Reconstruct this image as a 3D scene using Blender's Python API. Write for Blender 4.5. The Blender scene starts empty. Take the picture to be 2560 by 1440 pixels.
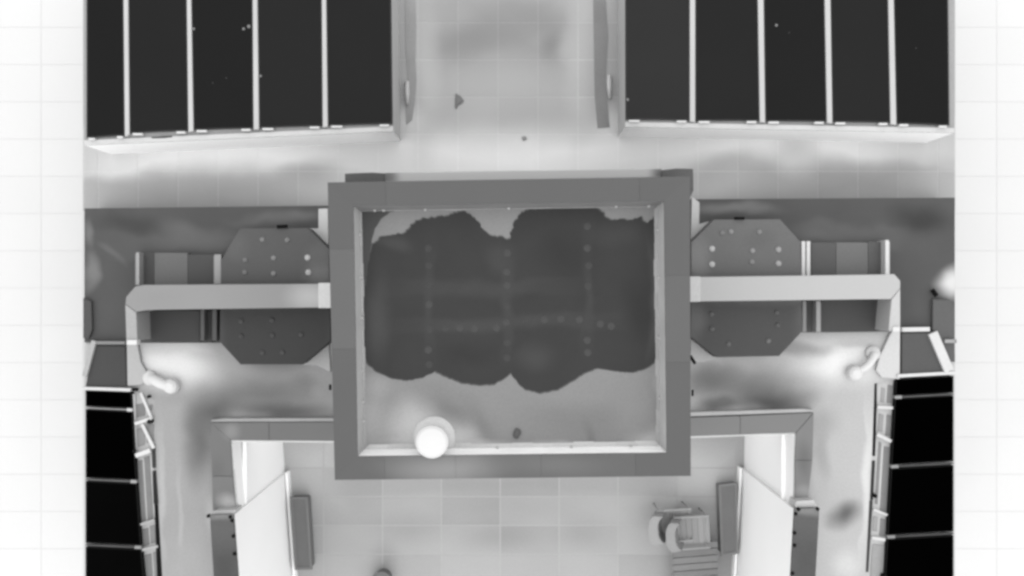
import bpy, bmesh, math, random
from mathutils import Vector
random.seed(7)
R = math.radians
S = bpy.context.scene
COL = S.collection

# ---------------------------------------------------------------- camera, sky, sun, exposure
H = 16.0            # drone height above the courtyard floor (m)
F = 2400.0          # focal length in photo pixels (photo 2560 x 1440)
cam_d = bpy.data.cameras.new('camera'); cam = bpy.data.objects.new('camera', cam_d); COL.objects.link(cam)
cam.location = (0, 0, H); cam.rotation_euler = (0, 0, 0)
cam_d.sensor_width = 36; cam_d.lens = 36 * F / 2560; cam_d.clip_end = 2000
S.camera = cam
w = bpy.data.worlds.new('World'); S.world = w; w.use_nodes = True
nt = w.node_tree; nt.nodes.clear()
sky = nt.nodes.new('ShaderNodeTexSky'); sky.sky_type = 'NISHITA'; sky.sun_disc = False
SUN_EL, SUN_AZ = 83, 172
sky.sun_elevation = R(SUN_EL); sky.sun_rotation = R(SUN_AZ)
bw = nt.nodes.new('ShaderNodeRGBToBW')          # the camera sees one band only: neutral light
bg = nt.nodes.new('ShaderNodeBackground'); bg.inputs[1].default_value = 0.15
wo = nt.nodes.new('ShaderNodeOutputWorld')
nt.links.new(sky.outputs[0], bw.inputs[0]); nt.links.new(bw.outputs[0], bg.inputs[0]); nt.links.new(bg.outputs[0], wo.inputs[0])
sd = bpy.data.lights.new('sun', 'SUN'); so = bpy.data.objects.new('sun', sd); COL.objects.link(so)
sd.energy = 1.2; sd.angle = R(140); sd.color = (1, 1, 1)
so.rotation_euler = (R(90 - SUN_EL), 0, R(180 - SUN_AZ))
S.view_settings.view_transform = 'Standard'; S.view_settings.look = 'None'
S.view_settings.exposure = 1.4; S.view_settings.gamma = 1
S.render.engine = 'CYCLES'
S.cycles.filter_width = 3.0
S.cycles.max_bounces = 8; S.cycles.diffuse_bounces = 6
K = 2.25            # picture value of a level surface of albedo 1

# ---------------------------------------------------------------- helpers
def lin(g):
    c = max(0.0, g / 255.0)
    return (c / 12.92 if c <= 0.04045 else ((c + 0.055) / 1.055) ** 2.4)
def alb(g): return min(0.88, lin(g) / K)
def P(x, y, z): return Vector(((x - 1280) * (H - z) / F, (720 - y) * (H - z) / F, z))

def mat(name, g, var=0.06, fine=0.14, patches=(), z=0.0, rough=0.85, spec=0.15, rnd=0.0, big=1.1, warp=0.12, a=None):
    m = bpy.data.materials.new(name); m.use_nodes = True
    n = m.node_tree.nodes; L = m.node_tree.links.new
    b = n['Principled BSDF']; b.inputs['Roughness'].default_value = rough
    b.inputs['Specular IOR Level'].default_value = spec
    geo = n.new('ShaderNodeNewGeometry')
    def math_(op, a, c=None, d=None):
        q = n.new('ShaderNodeMath'); q.operation = op
        for i, v in enumerate((a, c, d)):
            if v is None: continue
            if isinstance(v, (int, float)): q.inputs[i].default_value = v
            else: L(v, q.inputs[i])
        return q.outputs[0]
    def noise(scale, detail=3):
        q = n.new('ShaderNodeTexNoise'); q.inputs['Scale'].default_value = scale; q.inputs['Detail'].default_value = detail
        L(geo.outputs['Position'], q.inputs['Vector']); return q
    n1 = noise(big); n2 = noise(44, 2)
    cur = None
    base = alb(g) if a is None else a
    if patches:
        nd = noise(1.5, 2)
        sub = n.new('ShaderNodeVectorMath'); sub.operation = 'SUBTRACT'; L(nd.outputs['Color'], sub.inputs[0]); sub.inputs[1].default_value = (.5, .5, .5)
        sc = n.new('ShaderNodeVectorMath'); sc.operation = 'SCALE'; L(sub.outputs[0], sc.inputs[0]); sc.inputs['Scale'].default_value = warp
        ad = n.new('ShaderNodeVectorMath'); ad.operation = 'ADD'; L(sc.outputs[0], ad.inputs[0]); L(geo.outputs['Position'], ad.inputs[1])
    for p in patches:
        kind, px, py, rx, ry, rot, gg, soft = p[:8]; pz = p[8] if len(p) > 8 else z
        k = (H - pz) / F; c = P(px, py, pz)
        mp = n.new('ShaderNodeMapping'); mp.vector_type = 'TEXTURE'
        mp.inputs['Location'].default_value = c
        mp.inputs['Rotation'].default_value = (0, 0, R(rot))
        mp.inputs['Scale'].default_value = (rx * k, ry * k, 1000)
        L(ad.outputs[0], mp.inputs['Vector'])
        if kind == 'e':
            ln = n.new('ShaderNodeVectorMath'); ln.operation = 'LENGTH'; L(mp.outputs[0], ln.inputs[0]); dist = ln.outputs['Value']
        else:
            ab = n.new('ShaderNodeVectorMath'); ab.operation = 'ABSOLUTE'; L(mp.outputs[0], ab.inputs[0])
            sx = n.new('ShaderNodeSeparateXYZ'); L(ab.outputs[0], sx.inputs[0]); dist = math_('MAXIMUM', sx.outputs[0], sx.outputs[1])
        mr = n.new('ShaderNodeMapRange'); mr.interpolation_type = 'SMOOTHSTEP'
        mr.inputs['From Min'].default_value = 1.0; mr.inputs['From Max'].default_value = 1.0 - soft
        L(dist, mr.inputs['Value']); f = mr.outputs[0]
        d = math_('MULTIPLY', math_('SUBTRACT', alb(gg), cur if cur is not None else base), f)
        cur = math_('ADD', cur if cur is not None else base, d)
    mul = math_('ADD', math_('ADD', 1 - var - fine, math_('MULTIPLY', n1.outputs['Fac'], 2 * var)), math_('MULTIPLY', n2.outputs['Fac'], 2 * fine))
    if rnd:
        oi = n.new('ShaderNodeObjectInfo')
        mul = math_('ADD', mul, math_('MULTIPLY', math_('SUBTRACT', oi.outputs['Random'], 0.5), 2 * rnd))
    out = math_('MULTIPLY', cur if cur is not None else base, mul)
    out = math_('MINIMUM', out, 0.88)
    cc = n.new('ShaderNodeCombineColor')
    for i in range(3): L(out, cc.inputs[i])
    L(cc.outputs[0], b.inputs['Base Color'])
    return m

MC = {}
def G(g, **k):
    """plain surface of one grey"""
    key = (g, tuple(sorted(k.items())))
    if key not in MC: MC[key] = mat('surface_grey_%d' % g, g, **k)
    return MC[key]

def tag(o, label=None, cat=None, group=None, kind=None):
    if label: o['label'] = label
    if cat: o['category'] = cat
    if group: o['group'] = group
    if kind: o['kind'] = kind
    return o
def thing(name, label, cat, loc, group=None):
    o = bpy.data.objects.new(name, None); COL.objects.link(o); o.location = loc; o.empty_display_size = .1
    return tag(o, label, cat, group)
def wloc(o):
    v = Vector(o.location)
    while o.parent: o = o.parent; v += o.location
    return v
def link(name, me, m, root=None, bevel=0, smooth=False):
    o = bpy.data.objects.new(name, me); COL.objects.link(o)
    if m: me.materials.append(m)
    if root: o.parent = root
    if smooth:
        for p in me.polygons: p.use_smooth = True
    if bevel:
        md = o.modifiers.new('bevel', 'BEVEL'); md.width = bevel; md.segments = 2; md.limit_method = 'ANGLE'
    return o
def mesh(name, verts, faces, m, root=None, bevel=0, smooth=False):
    off = wloc(root) if root else Vector((0, 0, 0))
    me = bpy.data.meshes.new(name); me.from_pydata([Vector(v) - off for v in verts], [], faces)
    bm = bmesh.new(); bm.from_mesh(me); bmesh.ops.recalc_face_normals(bm, faces=bm.faces); bm.to_mesh(me); bm.free()
    return link(name, me, m, root, bevel, smooth)
def prism(name, poly, zt, zb, m, root=None, bevel=0):
    """upright body whose top outline, at height zt, is given in photo pixels"""
    t = [P(x, y, zt) for x, y in poly]; n = len(t)
    v = t + [Vector((p.x, p.y, zb)) for p in t]
    f = [tuple(range(n)), tuple(range(2 * n - 1, n - 1, -1))] + [(i, (i + 1) % n, n + (i + 1) % n, n + i) for i in range(n)]
    return mesh(name, v, f, m, root, bevel)
def rect(name, x0, y0, x1, y1, zt, zb, m, root=None, bevel=0):
    return prism(name, [(x0, y0), (x1, y0), (x1, y1), (x0, y1)], zt, zb, m, root, bevel)
def sheet(name, poly, z, m, root=None):
    t = [P(x, y, z) for x, y in poly]
    return mesh(name, t, [tuple(range(len(t)))], m, root)
def box(name, c, s, m, root=None, bevel=0, rz=0):
    cx, cy, cz = c; sx, sy, sz = (q / 2 for q in s); v = []
    for dz in (-sz, sz):
        for dx, dy in ((-sx, -sy), (sx, -sy), (sx, sy), (-sx, sy)):
            v.append(Vector((cx + dx * math.cos(rz) - dy * math.sin(rz), cy + dx * math.sin(rz) + dy * math.cos(rz), cz + dz)))
    return mesh(name, v, [(0, 1, 2, 3), (4, 5, 6, 7), (0, 1, 5, 4), (1, 2, 6, 5), (2, 3, 7, 6), (3, 0, 4, 7)], m, root, bevel)
def lathe(name, c, prof, m, root=None, seg=40):
    v, f = [], []
    for r, z in prof:
        for i in range(seg): a = 2 * math.pi * i / seg; v.append((c[0] + r * math.cos(a), c[1] + r * math.sin(a), z))
    for j in range(len(prof) - 1):
        for i in range(seg): f.append((j * seg + i, j * seg + (i + 1) % seg, (j + 1) * seg + (i + 1) % seg, (j + 1) * seg + i))
    f.append(tuple(range(seg))); f.append(tuple(range((len(prof) - 1) * seg, len(prof) * seg)))
    return mesh(name, v, f, m, root, smooth=False)
def tube(name, pts, r, m, root=None, seg=12):
    v, f = [], []; n = len(pts); pts = [Vector(p) for p in pts]
    rr = r if isinstance(r, (list, tuple)) else [r] * n
    for i, p in enumerate(pts):
        d = (pts[min(i + 1, n - 1)] - pts[max(i - 1, 0)]).normalized()
        a = d.cross(Vector((0, 0, 1)));  a = a.normalized() if a.length > 1e-4 else Vector((1, 0, 0)); b = d.cross(a).normalized()
        for k in range(seg): t = 2 * math.pi * k / seg; v.append(p + (a * math.cos(t) + b * math.sin(t)) * rr[i])
    for i in range(n - 1):
        for k in range(seg): f.append((i * seg + k, i * seg + (k + 1) % seg, (i + 1) * seg + (k + 1) % seg, (i + 1) * seg + k))
    f.append(tuple(range(seg))); f.append(tuple(range((n - 1) * seg, n * seg)))
    return mesh(name, v, f, m, root, smooth=True)
def bar(name, a, b, width, z, h, m, root=None, bevel=0):
    """flat bar between two photo points lying at height z"""
    A = P(*a, z); B = P(*b, z); d = (B - A); l = d.length
    return box(name, ((A.x + B.x) / 2, (A.y + B.y) / 2, z - h / 2), (l, width * (H - z) / F, h), m, root, bevel, math.atan2(d.y, d.x))
def grid_of_slabs(root, x0, x1, y0, y1, pw, ph, z, m, gap=.016, th=.04, skip=None, jit=0.0):
    """single paving slabs, world metres; they share one mesh per size"""
    me = None; nx = round((x1 - x0) / pw); ny = round((y1 - y0) / ph)
    for j in range(ny):
        for i in range(nx):
            cx, cy = x0 + (i + .5) * pw, y0 + (j + .5) * ph
            if skip and skip(cx, cy): continue
            if me is None:
                o = box('slab', (0, 0, 0), (pw - gap, ph - gap, th), None); me = o.data; me.materials.append(m)
            else:
                o = bpy.data.objects.new('slab', me); COL.objects.link(o)
            o.parent = root; o.location = Vector((cx, cy, z - th / 2 + random.uniform(-jit, jit))) - wloc(root)

# ---------------------------------------------------------------- the setting
gsize = 400
ground = mesh('ground', [(-gsize, -gsize, -.06), (gsize, -gsize, -.06), (gsize, gsize, -.06), (-gsize, gsize, -.06)], [(0, 1, 2, 3)],
              mat('pale_concrete', 245, var=.05), None); tag(ground, kind='structure')

ZT = 2.2     # roof terrace north of the tower
TP = [('b', 1260, 70, 230, 150, 0, 172, 1.0), ('e', 1190, 95, 170, 70, 12, 168, 1.0), ('e', 1330, 40, 160, 70, -10, 170, 1.0), ('e', 1380, 110, 40, 70, 0, 166, 1.0),
      ('b', 1270, 410, 700, 130, 0, 276, 1.0), ('b', 560, 372, 500, 85, 1.5, 285, .9), ('b', 480, 495, 420, 75, 1, 186, 1.0), ('e', 760, 430, 130, 45, 10, 204, 1.0),
      ('b', 1960, 350, 560, 80, -1, 276, 1.0), ('b', 2150, 455, 380, 80, 0, 182, 1.0), ('e', 1790, 430, 150, 55, 20, 205, 1.0), ('e', 1990, 375, 85, 85, 0, 240, 1.0),
      ('e', 1060, 200, 60, 290, 0, 224, 1.0), ('e', 1450, 180, 60, 260, 0, 222, 1.0), ('e', 1020, 310, 60, 60, 0, 250, 1.0), ('e', 1530, 310, 60, 60, 0, 250, 1.0)]  # heat halos and lightening against tower shade are painted into slabs and joints
terr_m = mat('warm_terrace_slabs', 205, var=.06, fine=.05, patches=TP, z=ZT, rnd=.03, warp=.2)
bed_m = mat('warm_slab_joints', 216, var=.04, patches=[(p[:6] + (min(285, p[6] + 16),) + p[7:]) for p in TP], z=ZT, warp=.2)
terrace = prism('terrace', [(208, -160), (2388, -160), (2388, 527), (208, 527)], ZT - .003, 0, bed_m); tag(terrace, kind='structure')
PW = .575
grid_of_slabs(terrace, -5.951, -5.951 + 21 * PW, 1.14, 1.14 + 8 * .535, PW, .535, ZT, terr_m, gap=.02,
              skip=lambda x, y: (abs(x) > 2.0 and y > 2.65))
grid_of_slabs(terrace, -6.155, -5.951, 1.14, 1.14 + 3 * .535, .204, .535, ZT, terr_m, gap=.02)
grid_of_slabs(terrace, 6.124, 6.364, 1.14, 1.14 + 3 * .535, .24, .535, ZT, terr_m, gap=.02)
for sgn, nm in ((-1, 'left'), (1, 'right')):
    xa, xb = sorted((sgn * 7.62, sgn * 9.0))
    if sgn < 0: xa, xb = -9.24, -7.14
    else: xa, xb = 7.37, 9.47
    pth = mesh('side_path', [(xa - .2, -6.5, .008), (xb + .2, -6.5, .008), (xb + .2, 6.5, .008), (xa - .2, 6.5, .008)], [(0, 1, 2, 3)], G(260, var=.02, fine=.02)); tag(pth, kind='structure')
    grid_of_slabs(pth, xa, xb, -6.2, 6.2, .7, .62, 0.012, G(264, rnd=.008, var=.02, fine=.02), gap=.010)

patio_m = mat('patio_slabs', 208, var=.05, patches=[('b', 770, 1170, 130, 150, 0, 236, 1.0), ('b', 1760, 1190, 150, 120, 0, 240, 1.0), ('b', 1280, 1210, 600, 40, 0, 196, 1.0), ('e', 1300, 1270, 260, 80, 0, 194, 1.0),
              ('e', 960, 1390, 45, 60, 0, 196, .9), ('e', 1250, 1340, 170, 60, 0, 188, 1.0), ('e', 1450, 1330, 130, 70, 0, 192, 1.0), ('e', 1020, 1320, 150, 60, 0, 194, 1.0), ('b', 1776, 1310, 26, 48, 0, 222, .5)], rnd=.06)  # paler patches by the walls are painted in against the tower's shade
patio = mesh('patio', [(-4.2, -6.6, -.003), (4.2, -6.6, -.003), (4.2, -2.2, -.003), (-4.2, -2.2, -.003)], [(0, 1, 2, 3)], G(220, var=.05)); tag(patio, kind='structure')
grid_of_slabs(patio, -4.12, 4.12, -5.4, -2.52, .981, .48, 0.0, patio_m, gap=.02)

# ---------------------------------------------------------------- low housings that carry the upper panels
ZP = 3.08
def housing(side):
    if side < 0:
        xt = [216, 307, 320, 465, 477, 630, 643, 803, 815, 977]; xb = [216, 311, 324, 470, 484, 633, 648, 806, 820, 981]
        yb = [344, 338, 332, 326, 324, 320, 319, 314, 313, 309]; inner_t, inner_b = 977, 983
        nm = 'left'
    else:
        xt = [1563, 1724, 1739, 1893, 1909, 2060, 2076, 2219, 2234, 2370]; xb = [1564, 1724, 1739, 1899, 1914, 2067, 2082, 2226, 2242, 2374]
        yb = [298, 300, 301, 301, 302, 303, 304, 306, 308, 313]; inner_t, inner_b = 1563, 1563
        nm = 'right'
    y0 = -70
    xo_t, xo_b = (210, 210) if side < 0 else (2386, 2386)
    ends = sorted(((inner_t, inner_b), (xo_t, xo_b)))
    (xl_t, xl_b), (xr_t, xr_b) = ends
    yl, yr = yb[0] + 19, yb[-1] + 19
    root = thing('panel_housing', 'low pale housing under the dark panels at the upper %s of the roofs' % nm, 'housing', P((xl_b + xr_b) / 2, 150, ZT), 'low housings that carry the upper panels')
    body = [(xl_t, y0), (xr_t, y0), (xr_b, yr), (xl_b, yl)]
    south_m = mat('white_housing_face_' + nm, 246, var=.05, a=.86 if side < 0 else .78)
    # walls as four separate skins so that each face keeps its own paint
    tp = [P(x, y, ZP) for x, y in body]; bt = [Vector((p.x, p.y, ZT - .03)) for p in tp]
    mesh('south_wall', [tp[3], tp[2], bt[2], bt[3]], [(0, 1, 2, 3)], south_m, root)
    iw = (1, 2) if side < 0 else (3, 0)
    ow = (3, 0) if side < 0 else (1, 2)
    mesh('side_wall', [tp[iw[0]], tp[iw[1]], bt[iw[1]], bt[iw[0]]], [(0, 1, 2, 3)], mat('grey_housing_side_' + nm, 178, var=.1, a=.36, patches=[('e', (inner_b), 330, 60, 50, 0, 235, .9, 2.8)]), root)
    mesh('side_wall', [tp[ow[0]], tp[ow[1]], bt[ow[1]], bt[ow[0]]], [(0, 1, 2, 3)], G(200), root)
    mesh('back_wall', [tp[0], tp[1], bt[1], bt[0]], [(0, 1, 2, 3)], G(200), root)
    mesh('roof_board', tp, [(0, 1, 2, 3)], G(190), root)
    rail_m = mat('pale_rail_' + nm, 236, var=.12, big=2.0); barm = mat('pale_bar_' + nm, 226, var=.08, fine=.06)
    prism('bottom_rail', [(xl_b, yl - 12.5), (xr_b, yr - 12.5), (xr_b, yr), (xl_b, yl)], ZP + .035, ZP + .002, rail_m, root, .004)
    for k in range(1, 9, 2):
        prism('bar', [(xt[k] + 1, y0), (xt[k + 1] - 1, y0), (xb[k + 1] - 1, yb[k + 1] + 4), (xb[k] + 1, yb[k] + 4)], ZP + .075, ZP + .002, barm, root, .004)
    wm = G(254, var=.02)
    for k in range(0, 10, 2):
        wd = xb[k + 1] - xb[k]
        for t0, t1 in ((.05, .22), (.80, .95)):
            ya = yb[k] + (yb[k + 1] - yb[k]) * (t0 + t1) / 2
            if random.random() < .12: continue
            rect('clamp', xb[k] + wd * t0, ya + 1.5, xb[k] + wd * t1, ya + 6.5, ZP + .09, ZP + .03, wm, root, .003)
    if side < 0:
        prism('slot', [(378, 343), (412, 340), (430, 339), (430, 343), (412, 345), (380, 346)], ZP + .04, ZP + .037, G(90), root)
    greys = [27, 35, 28, 38, 37] if side < 0 else [52, 37, 29, 37, 26]
    ordn = ['leftmost', 'second', 'middle', 'fourth', 'rightmost']
    for q in range(5):
        k = 2 * q
        c = P((xb[k] + xb[k + 1]) / 2, 150, ZP)
        lab = {0: 'leftmost of the five', 1: 'second from the left of the five', 2: 'middle one of the five', 3: 'fourth from the left of the five', 4: 'rightmost of the five'}[q]
        t = thing('solar_panel', 'dark upright panel, %s at the upper %s' % (lab, nm), 'solar panel', c, 'dark panels on the upper housings')
        poly = [(xt[k], y0), (xt[k + 1], y0), (xb[k + 1], yb[k + 1]), (xb[k], yb[k])]
        prism('frame', poly, ZP + .05, ZP + .004, G(62 + greys[q] // 3), t, .004)
        d = 3.2
        gm = mat('dark_panel_glass', greys[q], var=.12, fine=.08, rough=.4, spec=.06, big=.8)
        prism('glass', [(xt[k] + d, y0 + d), (xt[k + 1] - d, y0 + d), (xb[k + 1] - d, yb[k + 1] - d), (xb[k] + d, yb[k] + d * -1)], ZP + .056, ZP + .045, gm, t)
    # thin grey strip on the paving beside the inner wall
    if side < 0:
        mt = [(1012, -30), (1036, -30), (1040, 60), (1038, 150), (1041, 200), (1036, 260), (1030, 300), (1016, 312), (1013, 250), (1020, 200), (1014, 120)]
    else:
        mt = [(1483, -30), (1512, -30), (1520, 90), (1514, 200), (1522, 300), (1524, 318), (1494, 320), (1487, 240), (1485, 120)]
    m = prism('paving_strip', mt, ZT + .010, ZT + .002, mat('grey_strip_' + nm, 186 if side < 0 else 166, var=.16, big=2.5), None)
    tag(m, 'grey strip on the paving beside the upper %s housing' % nm, 'mat', 'grey strips beside the housings')
    fx, fy = (1018, 215) if side < 0 else (1523, 200)
    pole = tube('pipe', [P(fx, fy - 12, ZT + .045), P(fx, fy + 20, ZT + .045), P(fx + 1, fy + 48, ZT + .045)], [.03, .035, .02], G(238)); tag(pole, 'short white pipe lying beside the upper %s housing' % nm, 'pipe', 'white pipes beside the housings')
housing(-1); housing(1)

# ---------------------------------------------------------------- the flat roofed building
ZD = 2.7
bld = thing('apartment_building', 'flat roofed building round a pale courtyard, seen from straight above', 'building', (0, 0, 0))
k27 = (H - ZD) / F
dark_m = mat('dark_roof_felt', 99, var=.16, fine=.05, z=ZD, big=1.4, warp=.35, patches=[
    ('b', 520, 610, 300, 45, 3, 116, 1.0), ('b', 2080, 590, 260, 40, -3, 120, 1.0), ('e', 700, 550, 170, 28, 2, 124, 1.0), ('e', 470, 590, 130, 40, -25, 118, 1.0), ('e', 760, 540, 70, 25, 0, 128, .9), ('e', 1840, 528, 150, 26, 0, 138, .9), ('e', 2090, 580, 160, 26, -12, 112, .9),
    ('e', 2300, 545, 110, 60, 0, 76, .9), ('e', 222, 590, 18, 50, 0, 132, .9), ('e', 225, 680, 26, 60, 0, 138, .9), ('e', 330, 560, 120, 45, 0, 84, .9), ('e', 280, 640, 60, 14, -35, 116, .9),
    ('e', 2384, 712, 56, 52, 0, 246, .9), ('e', 2280, 700, 55, 140, 0, 98, .6)])
# dark strip with ends, then the pale southern deck and the two arms
prism('north_roof', [(211, 521), (820, 514), (1280, 505), (1735, 498), (2387, 494), (2387, 856), (211, 856)], ZD, 0, dark_m, bld)
DP_L = [('e', 425, 915, 170, 85, -12, 272, 1.0), ('b', 430, 862, 120, 26, 0, 232, 1.0), ('e', 690, 890, 120, 60, 0, 152, .9), ('e', 660, 985, 260, 75, 2, 138, 1.0), ('e', 530, 1030, 110, 60, 25, 112, 1.0), ('e', 500, 1100, 60, 170, 0, 124, 1.0), ('e', 700, 1025, 190, 34, 0, 118, 1.0), ('e', 755, 960, 60, 40, 0, 152, 1.0),
        ('b', 450, 1300, 8, 190, 1.5, 198, .9), ('b', 402, 1240, 14, 250, 1.5, 202, .9), ('e', 800, 975, 40, 30, 0, 172, .8), ('b', 805, 880, 30, 40, 0, 226, .8), ('e', 535, 1290, 30, 60, 0, 205, .9), ('b', 470, 1400, 60, 60, 0, 188, .9)]
DP_R = [('e', 2115, 905, 170, 95, 12, 274, 1.0), ('b', 2140, 850, 110, 26, 0, 222, .8), ('e', 1960, 870, 160, 25, -3, 176, .8), ('e', 1880, 965, 230, 80, 0, 140, 1.0), ('e', 1930, 1000, 150, 50, 0, 102, 1.0), ('e', 1780, 950, 110, 70, 0, 134, 1.0), ('e', 2060, 1060, 60, 60, 0, 190, 1.0), ('b', 1770, 880, 40, 34, 0, 222, .8), ('e', 1800, 1010, 90, 30, 0, 128, .8),
        ('e', 2108, 1285, 66, 46, 20, 118, 1.0), ('b', 2168, 1200, 18, 260, -1.5, 240, .9), ('e', 2060, 1130, 30, 120, 0, 188, .9), ('e', 2120, 1410, 60, 60, 0, 232, .9)]
deck_l = mat('pale_deck_west', 184, var=.09, patches=DP_L, z=ZD, warp=.25)
deck_r = mat('pale_deck_east', 210, var=.09, patches=DP_R, z=ZD, warp=.25)
prism('south_roof', [(316, 857), (1280, 857), (1280, 1096), (574, 1096), (574, 1062), (574, 1270), (574, 1520), (400, 1520), (386, 1000), (318, 968)], ZD + .003, 2.0, deck_l, bld)
prism('south_roof', [(1281, 838), (2236, 829), (2240, 950), (2188, 960), (2172, 1520), (1992, 1520), (1992, 1082), (1281, 1096)], ZD + .003, 2.0, deck_r, bld)
# side strips under the lower panels
prism('side_roof', [(211, 857), (316, 857), (318, 968), (386, 1000), (400, 1520), (211, 1520)], ZD - .06, 0, G(225, var=.08), bld)
prism('side_roof', [(2236, 857), (2387, 857), (2387, 1520), (2172, 1520), (2188, 960), (2240, 950)], ZD - .06, 0, G(236, var=.08), bld)
# courtyard walls below the deck
wall_m = mat('white_render', 250, var=.03, fine=.03, rough=.9, a=.8)
def skin(name, a, b, zt, zb, m, root):
    return mesh(name, [a, b, Vector((b.x, b.y, zb)), Vector((a.x, a.y, zb))], [(0, 1, 2, 3)], m, root)
zc = 2.8
wl0, wl1 = P(579, 1098, zc), P(594, 1300, zc); wr0, wr1 = P(1986, 1084, zc), P(1982, 1300, zc)
skin('courtyard_wall_face', wl0, wl1, zc, 0, wall_m, bld); skin('courtyard_wall_face', wr0, wr1, zc, 0, wall_m, bld)
skin('courtyard_wall_face', wl0, wr0, zc, 0, wall_m, bld)
white = G(253, var=.02, a=.86)
# string course on the west face and edge beads under the coping
for (a, b, s) in ((wl0, wl1, 1), (wr0, wr1, -1)):
    m_ = (a + b) / 2; d = b - a
    box('string_course', (m_.x + s * .02, m_.y, 2.36), (.05, d.length, .05), white, bld, rz=0)
# u-shaped coping, lengths as separate parts
cop_m = mat('grey_coping', 134, var=.07, fine=.05, z=zc, patches=[('e', 580, 1080, 35, 30, 0, 158, .9), ('e', 545, 1180, 25, 60, 0, 128, .9)])
zk = zc
def cop(poly, m=cop_m): prism('coping', poly, zk + .02, zk - .16, m, bld, .002)
cop([(528, 1057), (672, 1056), (672, 1101), (576, 1100)]); cop([(673, 1056), (900, 1055), (900, 1103), (673, 1101)])
cop([(528, 1057.4), (575.8, 1100.2), (582, 1190), (530, 1190)]); cop([(530, 1191), (582, 1191), (590, 1276), (532, 1276)], mat('grey_coping_end', 140, var=.07, patches=[('e', 575, 1262, 45, 34, -35, 205, .9)], z=zc))
cr = mat('grey_coping_east', 148, var=.05, fine=.05, z=zc, patches=[('e', 2010, 1150, 30, 70, 0, 130, .9), ('e', 2010, 1235, 40, 30, 0, 178, .9)])
cop([(1660, 1046), (1850, 1040), (1850, 1087), (1660, 1093)], cr); cop([(1851, 1040), (2033, 1032), (1990, 1081.5), (1851, 1087)], cr)
cop([(2034, 1033), (2031, 1150), (1988, 1150), (1991, 1082)], cr); cop([(2031, 1151), (2020, 1245), (1988, 1248), (1988, 1151)], cr)
for a, b in (((577, 1102.5), (900, 1105)), ((577.5, 1103), (592, 1276)), ((1660, 1095), (1988, 1083.5)), ((1988, 1084), (1986, 1250))):
    bar('edge_bead', a, b, 3.5, zk - .01, .03, G(262, var=.03), bld)
# warm flashing with uneven lumps along the north side of the coping
fl = mat('warm_flashing', 190, var=.22, big=4.0)
prism('flashing', [(527, 1050), (560, 1046), (820, 1045), (900, 1045), (900, 1054), (528, 1055.5)], zk + .004, ZD, fl, bld, .01)
prism('flashing', [(1660, 1032), (2010, 1022), (2034, 1024), (2033, 1030.5), (1660, 1044)], zk + .004, ZD, mat('warm_flashing_east', 206, var=.2, big=4.0), bld, .01)

# dark clip-like fittings (cold metal)
blk = G(3, var=.02, fine=.0)
def clip(px, py, l, wd, ang, z, lab):
    c = P(px, py, z); k = (H - z) / F
    t = thing('metal_clip', lab, 'clip', (c.x, c.y, z), 'black metal clips on the roofs')
    box('plate', (c.x, c.y, z + .012), (l * k, wd * k, .024), blk, t, .006, R(ang))
    box('tab', (c.x, c.y, z + .034), (l * k * .6, wd * k * .7, .02), blk, t, .004, R(ang))

# ---------------------------------------------------------------- tower with the wet flat roof
ZC, ZR = 5.5, 5.2
tw = thing('roof_tower', 'central square tower roof with wide grey coping and a dark wet patch', 'tower', P(1280, 800, ZD))
O = [(819, 456), (1725, 441), (1727, 1190), (837, 1200)]
I = [(883, 515), (1660, 503), (1667, 1132), (894, 1141)]
def mix(a, b, t): return (a[0] + (b[0] - a[0]) * t, a[1] + (b[1] - a[1]) * t)
sh = [mix(O[i], I[i], .06) for i in range(4)]
body = [P(x, y, ZC) for x, y in sh]
mesh('wall', body + [Vector((p.x, p.y, ZD - .02)) for p in body], [(i, (i + 1) % 4, 4 + (i + 1) % 4, 4 + i) for i in range(4)], G(170), tw)
def side(i, cuts, greys):
    a, b, c, d = O[i], O[(i + 1) % 4], I[(i + 1) % 4], I[i]
    if i == 3:   # the west edge bows a little
        pass
    cuts = [0] + cuts + [1]
    for q in range(len(cuts) - 1):
        t0, t1 = cuts[q] + (.0002 if q else .0), cuts[q + 1] - (.0002 if q < len(cuts) - 2 else 0)
        # cuts run square to the edge: parametrise along the outer edge and project to the inner
        def inner(t):
            if t == 0: return d
            if t == 1: return c
            p = mix(a, b, t); L2 = (c[0] - d[0]) ** 2 + (c[1] - d[1]) ** 2
            s = ((p[0] - d[0]) * (c[0] - d[0]) + (p[1] - d[1]) * (c[1] - d[1])) / L2
            return mix(d, c, s)
        g, pt = greys[q] if isinstance(greys[q], tuple) else (greys[q], ())
        m = mat('coping_zinc', g, var=.05, fine=.06, patches=pt, z=ZC, rough=.6, spec=.2)
        prism('coping', [mix(a, b, t0), mix(a, b, t1), inner(t1), inner(t0)], ZC + random.uniform(0, .0015), ZC - .05, m, tw, 0)
HP = [('e', 1110, 1172, 210, 60, 0, 156, 1.0), ('e', 1380, 1165, 200, 40, 0, 122, 1.0)]
side(0, [.16, .86], [104, 106, 104])
side(1, [.33, .62], [106, 110, 105])
side(2, [.155, .42, .66, .86], [105, (109, HP), (110, HP), (108, HP), (105, HP)])
side(3, [.44, .775], [104, 112, 105])
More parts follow.
